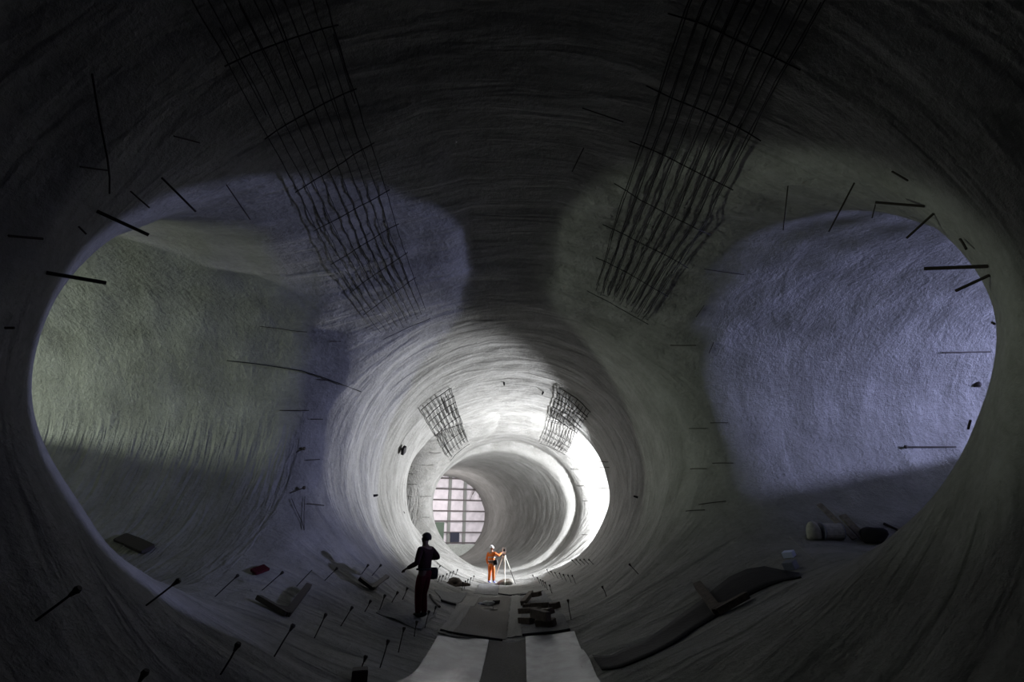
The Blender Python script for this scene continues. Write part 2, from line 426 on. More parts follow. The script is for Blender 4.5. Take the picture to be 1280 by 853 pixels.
# ------------------------------------------------------------------ depth pins
def pin(base, cap, label, group, has_cap=True, L_=None):
    B = hit(*base); n = nrm(B); s, q = near_on_ray(B, n, *cap)
    T = q if (0.1 < (q-B).length < 1.3) else B+n*.5
    t = empty('depth_pin', B, label, 'pin', group)
    bm = bmesh.new(); tube(bm, [B-(T-B)*.06, B.lerp(T, .5)+Vector((rnd.uniform(-.01, .01),)*3), T], .010, 6)
    link('rod', bm, 'pin', t)
    if has_cap:
        d = (T-B).normalized(); bm = bmesh.new()
        tube(bm, [T-d*.06, T-d*.02, T+d*.0], .014, 8, .032); tube(bm, [T, T+d*.025], .034, 8, .024)
        link('cap', bm, 'cap', t, sm=False)
    return t
near_l = [((45, 776), (96, 738), 'furthest left'), ((183, 757), (222, 727), 'under the dim left ridge'), ((269, 746), (297, 720), 'left of the dark red plate'),
  ((328, 738), (353, 716), 'just above the large steel bracket'), ((406, 726), (421, 711), 'standing against the blue-lit band'),
  ((160, 875), (181, 842), 'at the bottom edge, far left'), ((276, 843), (297, 807), 'low down, left of the large steel bracket'),
  ((343, 821), (366, 783), 'directly below the large steel bracket'), ((393, 798), (407, 769), 'right of and below the large steel bracket'),
  ((426, 783), (440, 760), 'left of the foot of the blue-lit band'), ((456, 765), (463, 752), 'at the foot of the blue-lit band'),
  ((451, 840), (457, 822), 'rising from the dark block at the bottom edge'), ((475, 835), (485, 802), 'beside the front left plastic sheet'),
  ((498, 816), (505, 786), 'in front of the mat under the silhouetted person'), ((518, 796), (521, 778), 'on the front edge of the silhouetted person\'s mat'),
  ((531, 785), (536, 765), 'just right of the feet of the silhouetted person'), ((541, 770), (545, 759), 'behind the right foot of the silhouetted person'),
  ((474, 764), (481, 745), 'left of the silhouetted person, nearest row'), ((489, 755), (497, 741), 'left of the knees of the silhouetted person'),
  ((503, 750), (509, 736), 'closest to the left leg of the silhouetted person'), ((465, 720), (476, 707), 'above the small steel bracket, right one'),
  ((452, 718), (460, 707), 'above the small steel bracket, left one'), ((544, 716), (550, 708), 'behind the bag of the silhouetted person')]
for b, c, w in near_l:
    pin(b, c, 'capped pin on the left floor, '+w, 'capped pins on the left floor')
B0 = hit(371, 733)
pin((371, 733), (390, 713), 'bare steel pin without a cap on the left floor between bracket and blue-lit band', 'capped pins on the left floor', False)
for i, (x, y) in enumerate([(550, 721), (554, 720), (558.7, 718), (563, 716), (567, 714.5), (572, 712.5)]):
    pin((x-2.5, y+7), (x, y), 'small capped pin in the upper row left of the person in orange', 'upper left row of far pins')
for i, (x, y) in enumerate([(578.7, 728.7), (582, 727), (585, 725), (588.7, 723), (592.4, 720.5)]):
    pin((x-1.5, y+10-i), (x, y), 'small capped pin in the lower row left of the person in orange', 'lower left row of far pins')
for i, (x, y) in enumerate([(666, 719.5), (671.6, 722.5), (675.5, 725), (678.5, 726.5), (681.5, 728.5), (687, 732)]):
    pin((x+3, y+6+i*.8), (x, y), 'small capped pin in the row nearest the floor right of the tripod', 'lower right row of far pins')
for i, (x, y) in enumerate([(683.6, 712.5), (688.6, 714.5), (693.6, 716), (699.3, 717), (704.3, 718.7), (710, 719.5), (715.3, 720)]):
    pin((x+4, y+6+i*.6), (x, y), 'small capped pin in the middle row right of the tripod', 'middle right row of far pins')
for i, (x, y) in enumerate([(715, 700.5), (720, 700), (725, 700), (730, 699.5), (736, 700)]):
    pin((x+6, y+6), (x, y), 'small capped pin in the top row below the brilliant opening', 'top right row of far pins')
for b, c, w in [((714, 775), (710, 751), 'beside the timber pile'), ((758, 746), (753, 734), 'halfway up the curve'), ((798, 718), (787, 706), 'highest and furthest right')]:
    pin(b, c, 'capped steel pin on the right floor, '+w, 'capped pins on the right floor')

# ------------------------------------------------------------------ starter bars and wires on the walls
def rod(a, b, label, r=.012, group=None, name='rebar_rod', free='b', out=None, bendy=0.0, cap=False, cat='rebar'):
    """a: foot on the concrete; the bar leans off it towards b"""
    A = hit(*a); n = nrm(A); Q = hit(*b)
    d = ray(*b)
    # free end: on the sight line of b, at about the foot's own distance
    if free == 'b':
        s, q = near_on_ray(A, n, *b)
        t_ = (A-CAM).dot(d); q2 = CAM+d*t_
        q = q2 if sd(q2) < -.02 else CAM+d*((Q-CAM).length-.08)
        B = q
    else:
        B = Q+nrm(Q)*.04; lim = (Vector(ray(*a))-Vector(ray(*b))).length*(A-CAM).length*1.6
        if (B-A).length > lim: B = CAM+d*((A-CAM).dot(d)-.05)
        A = A+n*.03
    k = 7; pts = []
    for i in range(k):
        u = i/(k-1); p = A.lerp(B, u)
        if free != 'b': 
            v = sd(p)
            if v > -.04: p = p+nrm(p)*(v+.04)
        p += Vector((0, 0, 1))*math.sin(u*math.pi)*bendy
        pts.append(p)
    bm = bmesh.new(); tube(bm, pts, r, 6)
    if cap:
        ball(bm, B, .05, .05, .05, 8, 6)
    return tag(link(name, bm, 'rebar'), label, cat, group)
GL, GR = 'bars sticking out round the left opening', 'bars sticking out round the right opening'
R_ = .02
rod((58, 341), (133, 354), 'thick dark bar across the green-lit opening, left edge, lower of two', .022, GL)
rod((121, 264), (186, 294), 'thick dark bar across the top of the green-lit opening, slanting down right', .022, GL)
rod((202, 222), (245, 265), 'thin bar slanting down right above the green-lit opening', .014, GL)
rod((283, 231), (313, 275), 'faint thin bar at the upper right of the green-lit opening', .010, GL)
rod((163, 239), (187, 260), 'short faint bar on the upper rim of the green-lit opening', .010, GL)
rod((98, 283), (108, 293), 'tiny bar stub on the rim between the two thick bars', .010, GL)
rod((133, 240), (112, 90), 'long upright wire on the dark wall above the green-lit opening', .010, GL, 'hanging_wire', 'w', bendy=.0, cat='wire')
rod((97, 207), (131, 211), 'short level bar crossing the long upright wire', .010, GL, free='w')
rod((6, 295), (48, 298), 'short level bar on the dark wall left of the green-lit opening', .014, GL, free='w')
rod((0, 410), (18, 410), 'bar cut by the left edge of the photo', .012, GL, free='w')
rod((215, 168), (247, 176), 'small bent bar high on the dark left wall', .010, GL, free='w')
rod((325, 407), (384, 414), 'faint level wire on the wall above the long sagging cable', .008, GL, free='w')
# long sagging cable
P = [snap(hit(*q), .06) for q in [(285, 450), (320, 454), (352, 459), (378, 463), (400, 470), (425, 479), (450, 489)]]
bm = bmesh.new(); tube(bm, P, .013, 6); tag(link('cable', bm, 'black'), 'long dark cable sagging across the left wall towards the blue-lit band', 'cable')
rod((396, 474), (412, 475), 'short bar just under the end of the long sagging cable', .012, GL, free='w')
rod((412, 426), (426, 426), 'short level bar on the wall above the long sagging cable', .012, GL, free='w')
rod((350, 513), (386, 513), 'faint level bar ending on the blue-lit band', .011, GL, free='w')
BL_ = 'short bars on the blue-lit band'
rod((403, 524), (388, 524), 'short bar on the blue-lit band, topmost of three', .012, BL_, free='w')
rod((399, 575), (382, 576), 'short bar on the blue-lit band, middle of three', .012, BL_, free='w')
rod((404, 633), (383, 631), 'short bar on the blue-lit band, lowest of three', .012, BL_, free='w')
rod((370, 566), (380, 561), 'small capped stub at the left rim of the blue-lit band, upper one', .012, BL_, cap=True)
rod((362, 617), (380, 610), 'small capped stub at the left rim of the blue-lit band, lower one', .012, BL_, cap=True)
P = [snap(hit(*q), .05) for q in [(364, 625), (370, 640), (377, 655), (379, 665), (379, 645), (380, 622)]]
bm = bmesh.new(); tube(bm, P, .008, 5); tag(link('tie_wire', bm, 'rebar'), 'thin looped tie wire hanging at the left rim of the blue-lit band', 'wire')
rod((1156, 258), (1094, 253), 'level bar along the top rim of the blue opening', .018, GR)
rod((1167, 267), (1133, 298), 'bar slanting down left from the top rim of the blue opening', .016, GR)
rod((1235, 333), (1155, 336), 'long level bar across the upper right of the blue opening', .022, GR)
rod((1237, 344), (1194, 364), 'bar slanting down left just below the long level bar', .018, GR)
rod((1238, 440), (1178, 441), 'level bar across the right side of the blue opening, midway', .020, GR)
rod((1195, 559), (1132, 559), 'level bar with a knob at its tip, low in the blue opening', .020, GR, cap=True)
rod((1204, 297), (1260, 290), 'bar on the dark wall right of the blue opening, upper one', .014, GR, free='w')
rod((1246, 403), (1283, 403), 'bar on the dark wall reaching the right edge of the photo', .014, GR, free='w')
rod((1215, 538), (1260, 540), 'bar on the dark wall right of the knobbed bar', .014, GR, free='w')
rod((1118, 212), (1158, 209), 'level bar high above the blue opening', .012, GR, free='w')
rod((1070, 226), (1036, 290), 'long bar slanting down left above the blue opening', .012, GR, free='w')
rod((986, 230), (979, 288), 'upright thin bar above the left side of the blue opening', .010, GR, free='w')
rod((1096, 253), (1090, 273), 'tiny hook hanging under the top rim bar of the blue opening', .008, GR, free='w')
lump('sprayed_knob', (1222, 484), .10, .10, .12, 'steel', 'dark knob on the right rim of the blue opening', 'knob', 9)
GM = 'short bars on the right bore wall'
for (a, b, t) in [((880, 381), (870, 395), 'highest of all, slanting'), ((892, 427), (886, 441), 'second highest, slanting'), ((862, 536), (884, 536), 'upper level one, left'),
                  ((888, 529), (910, 529), 'upper level one, right'), ((864, 587), (884, 587), 'middle level one, left'), ((891, 580), (917, 580), 'middle level one, right'),
                  ((858, 640), (882, 639), 'lowest level one, left'), ((874, 632), (908, 628), 'lowest level one, right'), ((838, 431), (870, 431), 'by the pale lip under the right mesh')]:
    rod(a, b, 'short bar on the right bore wall, '+t, .011, GM, free='w')
rod((880, 335), (930, 342), 'faint level bar on the wall right of the right mesh', .010, GM, free='w')
rod((728, 133), (780, 150), 'thin bar in the pale patch left of the right mesh, upper one', .010, GM, free='w')
rod((730, 183), (715, 215), 'thin bar at the left rim of the pale patch', .010, GM, free='w')
# second junction: many short bars round its openings
z = lambda x, y: (480+x/4, 540+y/4)
F1, F2 = 'bars round the far left opening', 'bars round the brilliant far right opening'
for i, (a, b) in enumerate([((285, 102), (225, 102)), ((140, 172), (100, 172)), ((245, 165), (190, 165)), ((130, 245), (95, 240)), ((100, 265), (80, 265)),
             ((235, 322), (178, 325)), ((140, 328), (85, 312)), ((225, 430), (190, 430)), ((100, 410), (80, 405)), ((118, 262), (165, 262)), ((150, 210), (105, 208))]):
    rod(z(*a), z(*b), 'short thin bar sticking out of the bright rim of the far left opening', .014, F1, free='w')
for i, (a, b) in enumerate([((935, 185), (975, 187)), ((965, 270), (1000, 270)), ((1125, 150), (1070, 150)), ((1130, 177), (1065, 177)), ((995, 347), (1020, 347)),
                            ((990, 515), (1020, 518)), ((1130, 283), (1070, 283)), ((1110, 400), (1060, 402))]):
    rod(z(*a), z(*b), 'short bar sticking out of the brilliant far right opening', .014, F2, free='w')

# small black lamp head on the left wall, specks on the crown
p = hit(501, 562); n = nrm(p); t = empty('wall_lamp', p, 'small black lamp unit fixed to the bright left bore wall', 'lamp')
bm = bmesh.new(); s = n.orthogonal().normalized(); u = n.cross(s)
box(bm, p+n*.14, n*.07, s*.14, u*.18, .2); link('lamp_body', bm, 'black', t)
bm = bmesh.new(); tube(bm, [p-n*.03, p+n*.1], .03); link('bracket', bm, 'steel', t)
for i, (x, y, t_) in enumerate([(630, 478, 'crown of the bore'), (679, 490, 'crown near the far right mesh'), (467, 620, 'left bore wall above the pins'), (797, 622, 'right bore wall')]):
    p = hit(x, y); n = nrm(p); bm = bmesh.new(); tube(bm, [p-n*.05, p+n*.10, p+n*.16], .05, 8, .03)
    tag(link('anchor_stub', bm, 'black'), 'small black anchor stub on the '+t_, 'stub', 'anchor stubs')

# ------------------------------------------------------------------ reinforcement mesh panels across the groins
def grid(inner, outer, nl, label, group, r=.010, off=.10, cross_extra=.06, seed=0, pairs=False, dense=1):
    rr = random.Random(seed)
    I = [hit(*q) for q in inner]; O = [hit(*q) for q in outer]
    def lerpl(Ls, s):
        i = min(int(s), len(Ls)-2); return Ls[i].lerp(Ls[i+1], s-i)
    t = empty('reinforcement_mesh', snap((I[-1]+O[-1])/2), label, 'rebar mesh', group)
    N = len(I)-1
    for k in range(nl):
        offs = (0, .045) if pairs else (0,)
        for dd in offs:
            u = k/(nl-1)+dd*.5; bm = bmesh.new(); pts = []
            s0 = rr.uniform(0, .25); s1 = N-rr.uniform(0, .3)
            m = N*3
            for i in range(m+1):
                s = s0+(s1-s0)*i/m
                p = lerpl(I, s).lerp(lerpl(O, s), u)
                p = snap(p, off+rr.uniform(-.015, .015)); p.x += rr.uniform(-.012, .012)
                pts.append(p)
            tube(bm, pts, r*rr.uniform(.85, 1.25), 5); link('long_bar', bm, 'mesh', t)
    for i in range(N*dense+1):
        s = min(i/dense, N-1e-4); bm = bmesh.new(); a, b = lerpl(I, s), lerpl(O, s)
        pts = [snap(a.lerp(b, u), off+.02+rr.uniform(-.01, .01)) for u in [-cross_extra+(1+2*cross_extra)*j/8 for j in range(9)]]
        tube(bm, pts, r*1.15, 5); link('cross_bar', bm, 'mesh', t)
    # lap bars doubled up
    for k in range(nl):
        for q in range(2):
            s0 = rr.uniform(0, N-1.2); u = (k+rr.uniform(.1, .25))/(nl-1); bm = bmesh.new()
            pts = [snap(lerpl(I, min(s0+j*.22, N-1e-4)).lerp(lerpl(O, min(s0+j*.22, N-1e-4)), min(u, 1)), off+rr.uniform(-.01, .02)) for j in range(6)]
            tube(bm, pts, r*.9, 5); link('lap_bar', bm, 'mesh', t)
    return t
grid([(390, -45), (414, 25), (439, 106), (462, 174), (482, 234), (494.5, 277), (506, 313.5), (517, 345), (535, 396)],
     [(214, -40), (280, 74), (330, 165), (370, 232), (394, 282), (416, 325), (439, 362), (456, 389), (480, 421)], 10,
     'big dark reinforcement mesh on the upper left, running up to the top edge', 'large meshes near the camera', .008, .08, .04, 1)
grid([(880, -50), (856, 15), (826, 108), (803, 176), (783, 233), (766, 282), (756, 323), (743, 365)],
     [(1045, -30), (987, 73), (940, 160), (905, 225), (876, 283), (850, 325), (826, 362), (803, 398)], 9,
     'big dark reinforcement mesh over the pale patch on the upper right', 'large meshes near the camera', .009, .08, .14, 2, pairs=True)
z2 = lambda x, y: (480+x/4.267, 440+y/4.267)
def ends(a, b, n): return [(a[0]+(b[0]-a[0])*i/n, a[1]+(b[1]-a[1])*i/n) for i in range(n+1)]
grid(ends(z2(350, 183), z2(450, 485), 4), ends(z2(190, 300), z2(350, 575), 4), 8,
     'smaller reinforcement mesh over the far left opening, against bright concrete', 'small far meshes', .017, .10, .02, 3, dense=2)
grid(ends(z2(945, 180), z2(840, 480), 4), ends(z2(1105, 305), z2(965, 540), 4), 10,
     'smaller tangled reinforcement mesh over the brilliant far right opening', 'small far meshes', .017, .12, .05, 4, dense=3)

# ------------------------------------------------------------------ steel brackets (girder feet) on the floor
def bracket(e1, v, e2, w, label, m='steel', lift=.22):
    Vx = snap(hit(*v), w*.45); up = nrm(Vx)
    def endp(e):
        H = hit(*e); d = ray(*e); return H-d*lift*1.6
    A, B = endp(e1), endp(e2)
    t = empty('steel_bracket', snap(Vx), label, 'bracket')
    for E in (A, B):
        bm = bmesh.new(); ax = (E-Vx)/2; s = ax.cross(up).normalized(); u = s.cross(ax).normalized()
        box(bm, (E+Vx)/2, ax, s*w*.5, u*w*.32, .06); link('arm', bm, m, t)
    bm = bmesh.new(); a = Vx+(A-Vx)*.5; b = Vx+(B-Vx)*.5; n = (A-Vx).cross(B-Vx).normalized()*w*.28
    low = Vx-((A-Vx).normalized()+(B-Vx).normalized()).normalized()*w*.3
    vs = [bm.verts.new(q+s_) for s_ in (n, -n) for q in (a, low, b, (a+b)/2*.45+Vx*.55)]
    for f in [(0, 1, 2, 3), (7, 6, 5, 4), (0, 4, 5, 1), (1, 5, 6, 2), (2, 6, 7, 3), (3, 7, 4, 0)]: bm.faces.new([vs[i] for i in f])
    link('gusset_plate', bm, m, t)
    return t
bracket((323, 747), (357, 772), (386, 732), .13, 'large dark V-shaped steel bracket on the left floor')
bracket((449, 723), (464, 738), (484, 721), .12, 'small dark V-shaped steel bracket left of the silhouetted person')
bracket((872, 731), (900, 770), (934, 744), .17, 'brown V-shaped steel bracket lying over the black fabric band', 'timber')
p = hit(449, 852); bm = bmesh.new(); box(bm, p+Vector((0, 0, .06)), (.10, .03, 0), (-.03, .12, 0), (0, 0, .09), .1)
tag(link('steel_block', bm, 'steel'), 'dark steel block at the bottom edge with a capped pin beside it', 'block')
block((316, 718), (333, 712), .22, .05, 'maroon', 'scrap_plate', 'small dark red plate on the floor above the large bracket', 'plate', .02)
block((150, 674), (166, 680), .3, .06, 'steel', 'scrap_plate', 'flat dark plate on the left ridge, upper piece', 'plate', .02)
block((164, 680), (186, 690), .3, .08, 'steel', 'scrap_plate', 'flat dark plate on the left ridge, lower longer piece', 'plate', .02)

# black fabric band down the right floor
zb = lambda x, y: (720+x/4.571, 690+y/4.571)
up_ = [(95, 597), (150, 603), (205, 600), (255, 574), (400, 515), (520, 430), (640, 340), (735, 270), (800, 212), (880, 150), (980, 105), (1080, 90), (1180, 112), (1280, 128)]
lo_ = [(150, 680), (200, 678), (262, 665), (310, 648), (430, 598), (555, 535), (680, 450), (790, 385), (850, 345), (920, 290), (1000, 250), (1090, 205), (1190, 170), (1290, 152)]
bm = bmesh.new(); rows = []
for a, b in zip(up_, lo_):
    row = []
    for j in range(6):
        u = j/5; q = (a[0]+(b[0]-a[0])*u, a[1]+(b[1]-a[1])*u); row.append(hit(*zb(*q)))
    rows.append([snap(p, .03) for p in row])
BAND = rows
tv = [[bm.verts.new(p) for p in r] for r in rows]; bv = [[bm.verts.new(p-nrm(p)*.022) for p in r] for r in rows]
for i in range(len(rows)-1):
    for j in range(5):
        bm.faces.new((tv[i][j], tv[i][j+1], tv[i+1][j+1], tv[i+1][j])); bm.faces.new((bv[i][j], bv[i+1][j], bv[i+1][j+1], bv[i][j+1]))
    for j in (0, 5): bm.faces.new((tv[i][j], tv[i+1][j], bv[i+1][j], bv[i][j]))
for j in range(5):
    for i in (0, len(rows)-1): bm.faces.new((tv[i][j], tv[i][j+1], bv[i][j+1], bv[i][j]))
tag(link('fabric_band', bm, 'black', sm=True), 'long black fabric band snaking down the right floor from the blue opening', 'fabric band')

# ------------------------------------------------------------------ things in the mouth of the right adit
lump('sack', (1019, 674), .16, .16, .24, 'sack', 'grey lumpy sack at the left of the pile in the right adit', 'sack', 21, .12)
t = empty('drum', hit(1042, 675), 'grey drum lying on its side next to the lumpy sack', 'drum')
p = t.location; bm = bmesh.new()
tube(bm, [p+Vector((-.22, 0, .17)), p+Vector((-.20, 0, .17)), p+Vector((.2, .05, .17)), p+Vector((.22, .05, .17))], .17, 18); link('drum_body', bm, 'sack', t)
bm = bmesh.new(); tube(bm, [p+Vector((-.235, 0, .17)), p+Vector((-.215, 0, .17))], .18, 18); link('rim', bm, 'tape', t); bm = bmesh.new(); tube(bm, [p+Vector((.215, .05, .17)), p+Vector((.235, .05, .17))], .18, 18); link('rim', bm, 'tape', t)
def lean(a, ya, b, w, th, m, label, name='plank'):
    B = hit(*b); A = along(a[0], a[1], B.y+ya); ax = (A-B)/2
    s = ax.cross(Vector((0, 1, 0))).normalized(); u = s.cross(ax).normalized(); bm = bmesh.new()
    box(bm, (A+B)/2+Vector((0, 0, .03)), ax, s*w/2, u*th/2, .03); return tag(link(name, bm, m), label, 'plank')
lean((1024, 632), .6, (1069, 676), .12, .04, 'plank', 'long plank leaning over the drum in the right adit')
lean((1053, 646), .4, (1083, 678), .16, .05, 'plank', 'shorter broad plank leaning beside the black heap')
lump('tarpaulin_heap', (1094, 679), .24, .2, .20, 'black', 'crumpled black tarpaulin heap right of the planks', 'tarpaulin', 22, .35)
hy = hit(1094, 679).y
def slab(name, quad, m, th, label, cat):
    bm = bmesh.new(); P = [along(x, y, hy+dy) for x, y, dy in quad]; n = (P[1]-P[0]).cross(P[2]-P[1]).normalized()*th
    a = [bm.verts.new(p+n) for p in P]; b = [bm.verts.new(p-n) for p in P]
    bm.faces.new(a); bm.faces.new(b[::-1])
    for i in range(4): bm.faces.new((a[i], b[i], b[(i+1) % 4], a[(i+1) % 4]))
    tag(link(name, bm, m), label, cat)
slab('board', [(1108, 656, 1.0), (1150, 654, 1.0), (1140, 668, .4), (1124, 664, .4)], 'plank', .02, 'pale flat board behind the black heap, larger one', 'board')
slab('board', [(1102, 659, .8), (1112, 659, .8), (1124, 674, .3), (1114, 675, .3)], 'plank', .02, 'small pale board at the right foot of the black heap', 'board')
bm = bmesh.new(); tube(bm, [along(1105, 655, hy+.75), along(1133, 668, hy+.35)], .035, 6); tag(link('steel_bar', bm, 'steel'), 'dark bar lying between the two pale boards', 'bar')
block((981, 697), (994, 696), .14, .11, 'box', 'carton', 'small pale blue box catching the light below the sacks', 'box', .0)
block((984, 712), (997, 711), .16, .14, 'tape', 'tub', 'dull grey tub just below the pale blue box', 'tub', .0)
P = [snap(hit(*q), .04) for q in [(987, 673), (994, 680), (1001, 687), (1008, 694), (1020, 703)]]
bm = bmesh.new(); tube(bm, P, .008, 5); tag(link('loose_wire', bm, 'sack'), 'thin pale wire trailing above the pale blue box', 'wire')

# ------------------------------------------------------------------ sheeted screen closing the far tube
t2 = Vector((T1[0], T1[1], 0)); dirv = Vector((TD[0], TD[1], 0)); side = Vector((TD[1], -TD[0], 0)); UPV = Vector((0, 0, 1))
scr = empty('sheeted_screen', t2, 'pinkish sheeted screen with dark rails closing the far tube', 'screen')
def sp(px, py, back=0.0):
    d = ray(px, py); q = t2+dirv*back; t = (q-CAM).dot(dirv)/d.dot(dirv); return CAM+d*t
W_ = 5.6
bm = bmesh.new(); nu, nv = 60, 60; g = []
for i in range(nu+1):
    row = []
    for j in range(nv+1):
        u = (i/nu*2-1)*W_; v = -.3+j/nv*9
        if v < 0.9: v = .9 + (v-.9)*.001
        w = .05*math.sin(u*2.3+v*1.9)*math.sin(v*3.0)+.04*math.sin(u*5.1-v*2.7+math.sin(v))
        row.append(bm.verts.new(t2+side*u+UPV*v+dirv*(.15+w)))
    g.append(row)
for i in range(nu):
    for j in range(nv): bm.faces.new((g[i][j], g[i+1][j], g[i+1][j+1], g[i][j+1]))
link('sheeting', bm, 'sheet', scr, sm=True)
for k, y in enumerate([573.5, 586.6, 599.4, 612.5, 626, 639.5, 652, 666, 679]):
    zc_ = sp(585, y).z; bm = bmesh.new(); box(bm, t2+UPV*zc_-dirv*.05, side*W_, UPV*.07, dirv*.05); link('rail', bm, 'rail', scr)
for x in (562, 581):
    p = sp(x, 630); u = (p-t2).dot(side); bm = bmesh.new(); box(bm, t2+side*u+UPV*4.2+dirv*.02, side*.16, UPV*4.2, dirv*.04, .05); link('post', bm, 'post', scr)
p = sp(568, 672); bm = bmesh.new(); box(bm, p-dirv*.12, side*.46, UPV*.45, dirv*.06, .05); link('hatch', bm, 'darkopen', scr)
p = sp(549, 665); bm = bmesh.new(); box(bm, p-dirv*.08, side*.45, UPV*.9, dirv*.06, .05); link('green_panel', bm, 'greenpanel', scr)
p = sp(575, 684); bm = bmesh.new(); box(bm, Vector((t2.x, t2.y, p.z-.3))-dirv*.3, side*W_, UPV*.55, dirv*.25, .05); link('concrete_sill', bm, 'concrete', scr)
for i in range(4):
    a, b = sp(587+i*3, 626-i*7), sp(596+i*1, 605+i*6); bm = bmesh.new()
    tube(bm, [a-dirv*.2, a.lerp(b, .5)-dirv*.3+UPV*.2, b-dirv*.2], .03, 5); link('loose_bar', bm, 'rail', scr)
p = sp(585, 589); bm = bmesh.new(); box(bm, p-dirv*.4, side*.35+UPV*-.15, UPV*.12, dirv*.2, .1); link('lamp_box', bm, 'black', scr)

# ------------------------------------------------------------------ people
def skin_obj(name, nodes, edges, m, parent, sub=2):
    """nodes: name -> (x,y,z,rx,ry); grown into one continuous surface"""
    keys = list(nodes); me = bpy.data.meshes.new(name)
    me.from_pydata([nodes[k][:3] for k in keys], [(keys.index(a), keys.index(b)) for a, b in edges], [])
    o = bpy.data.objects.new(name, me); C.objects.link(o); o.parent = parent
    md = o.modifiers.new('skin', 'SKIN'); md.use_smooth_shade = True; md.branch_smoothing = .3
    for i, k in enumerate(keys):
        sv = me.skin_vertices[0].data[i]; sv.radius = nodes[k][3:5]; sv.use_root = (i == 0)
    s = o.modifiers.new('sub', 'SUBSURF'); s.levels = s.render_levels = sub
    me.materials.append(M[m]); return o
def bake(o):
    dg = bpy.context.evaluated_depsgraph_get(); me = bpy.data.meshes.new_from_object(o.evaluated_get(dg)); o.modifiers.clear(); o.data = me
    smooth(me); return o
def person(base, facing, P, label, mats, bag=False, helmet=False, hgt=1.0, girth=1.0):
    root = empty('person', base, label, 'person')
    N = dict(pelvis=(0, 0, .95, .145, .105), waist=(0, .0, 1.08, .135, .10), chest=(0, .0, 1.28, .16, .115), upper=(0, -.01, 1.40, .13, .09),
             neck=(0, 0, 1.49, .055, .055), jaw=(0, .02, 1.56, .060, .070), head=(0, .01, 1.63, .080, .094), crown=(0, .0, 1.70, .062, .074),
             nose=(0, .115, 1.615, .012, .014), earl=(-.084, 0, 1.62, .012, .018), earr=(.084, 0, 1.62, .012, .018))
    E = [('pelvis', 'waist'), ('waist', 'chest'), ('chest', 'upper'), ('upper', 'neck'), ('neck', 'jaw'), ('jaw', 'head'), ('head', 'crown'), ('head', 'nose'), ('head', 'earl'), ('head', 'earr')]
    for s, c in ((-1, 'l'), (1, 'r')):
        el, wr = Vector(P['elbow'+c]), Vector(P['wrist'+c]); sh = Vector((s*.185, -.01, 1.415))
        kn, an = Vector(P['knee'+c]), Vector(P['ankle'+c]); toe = Vector(P.get('toe'+c, an+Vector((0, .17, -.055))))
        N['sh'+c] = (*sh, .062, .062); N['ua'+c] = (*sh.lerp(el, .5), .052, .052); N['el'+c] = (*el, .043, .043); N['fa'+c] = (*el.lerp(wr, .4), .040, .040); N['wr'+c] = (*wr, .026, .030)
        N['hip'+c] = (s*.095, 0, .88, .095, .095); N['th'+c] = (*Vector((s*.1, 0, .86)).lerp(kn, .5), .080, .082); N['kn'+c] = (*kn, .058, .060)
        N['ca'+c] = (*kn.lerp(an, .35)+Vector((0, -.01, 0)), .055, .058) if False else (*(kn.lerp(an, .35)), .055, .058)
        N['an'+c] = (*an, .038, .042); N['he'+c] = (*(an+Vector((0, -.03, -.04))), .036, .036); N['to'+c] = (*toe, .040, .030)
        E += [('upper', 'sh'+c), ('sh'+c, 'ua'+c), ('ua'+c, 'el'+c), ('el'+c, 'fa'+c), ('fa'+c, 'wr'+c), ('pelvis', 'hip'+c), ('hip'+c, 'th'+c), ('th'+c, 'kn'+c), ('kn'+c, 'ca'+c), ('ca'+c, 'an'+c), ('an'+c, 'he'+c), ('an'+c, 'to'+c)]
        f = (wr-el).normalized(); sd_ = f.cross(Vector((0, 0, 1))).normalized() if abs(f.z) < .9 else Vector((1, 0, 0)); dn = f.cross(sd_).normalized()
        if dn.z > 0: dn = -dn
        pa = wr+f*.055; N['pa'+c] = (*pa, .026, .018); kk = wr+f*.09; N['kk'+c] = (*kk, .028, .014)
        E += [('wr'+c, 'pa'+c), ('pa'+c, 'kk'+c)]
        for q, (o_, l_) in enumerate(((-.03, .07), (-.010, .082), (.010, .076), (.028, .060))):
            a = kk+sd_*o_+f*.02; b = a+f*l_*.5+dn*.012; d = b+f*l_*.35+dn*.030
            for nm, pt, r in (('a', a, .0095), ('b', b, .0088), ('d', d, .0075)): N[f'f{q}{nm}{c}'] = (*pt, r, r)
            E += [('kk'+c, f'f{q}a{c}'), (f'f{q}a{c}', f'f{q}b{c}'), (f'f{q}b{c}', f'f{q}d{c}')]
        a = pa+sd_*(.04*s)+dn*.01; b = a+f*.035+sd_*(.012*s)+dn*.01
        N['t1'+c] = (*a, .011, .011); N['t2'+c] = (*b, .009, .009); E += [('pa'+c, 't1'+c), ('t1'+c, 't2'+c)]
    lean_ = P.get('lean', 0.0)
    body = skin_obj('body', N, E, mats['skin'], root)
    J = {k: N[k] for k in ('pelvis', 'waist', 'chest', 'upper')}; J = {k: (*v[:3], v[3]*1.14+.012, v[4]*1.2+.012) for k, v in J.items()}; J['collar'] = (0, -.005, 1.475, .072, .072)
    EJ = [('pelvis', 'waist'), ('waist', 'chest'), ('chest', 'upper'), ('upper', 'collar')]
    for c in 'lr':
        for k in ('sh', 'ua', 'el', 'fa', 'wr'):
            v = N[k+c]; J[k+c] = (*v[:3], v[3]+.016, v[4]+.016)
        EJ += [('upper', 'sh'+c), ('sh'+c, 'ua'+c), ('ua'+c, 'el'+c), ('el'+c, 'fa'+c), ('fa'+c, 'wr'+c)]
    skin_obj('jacket', J, EJ, mats['top'], root)
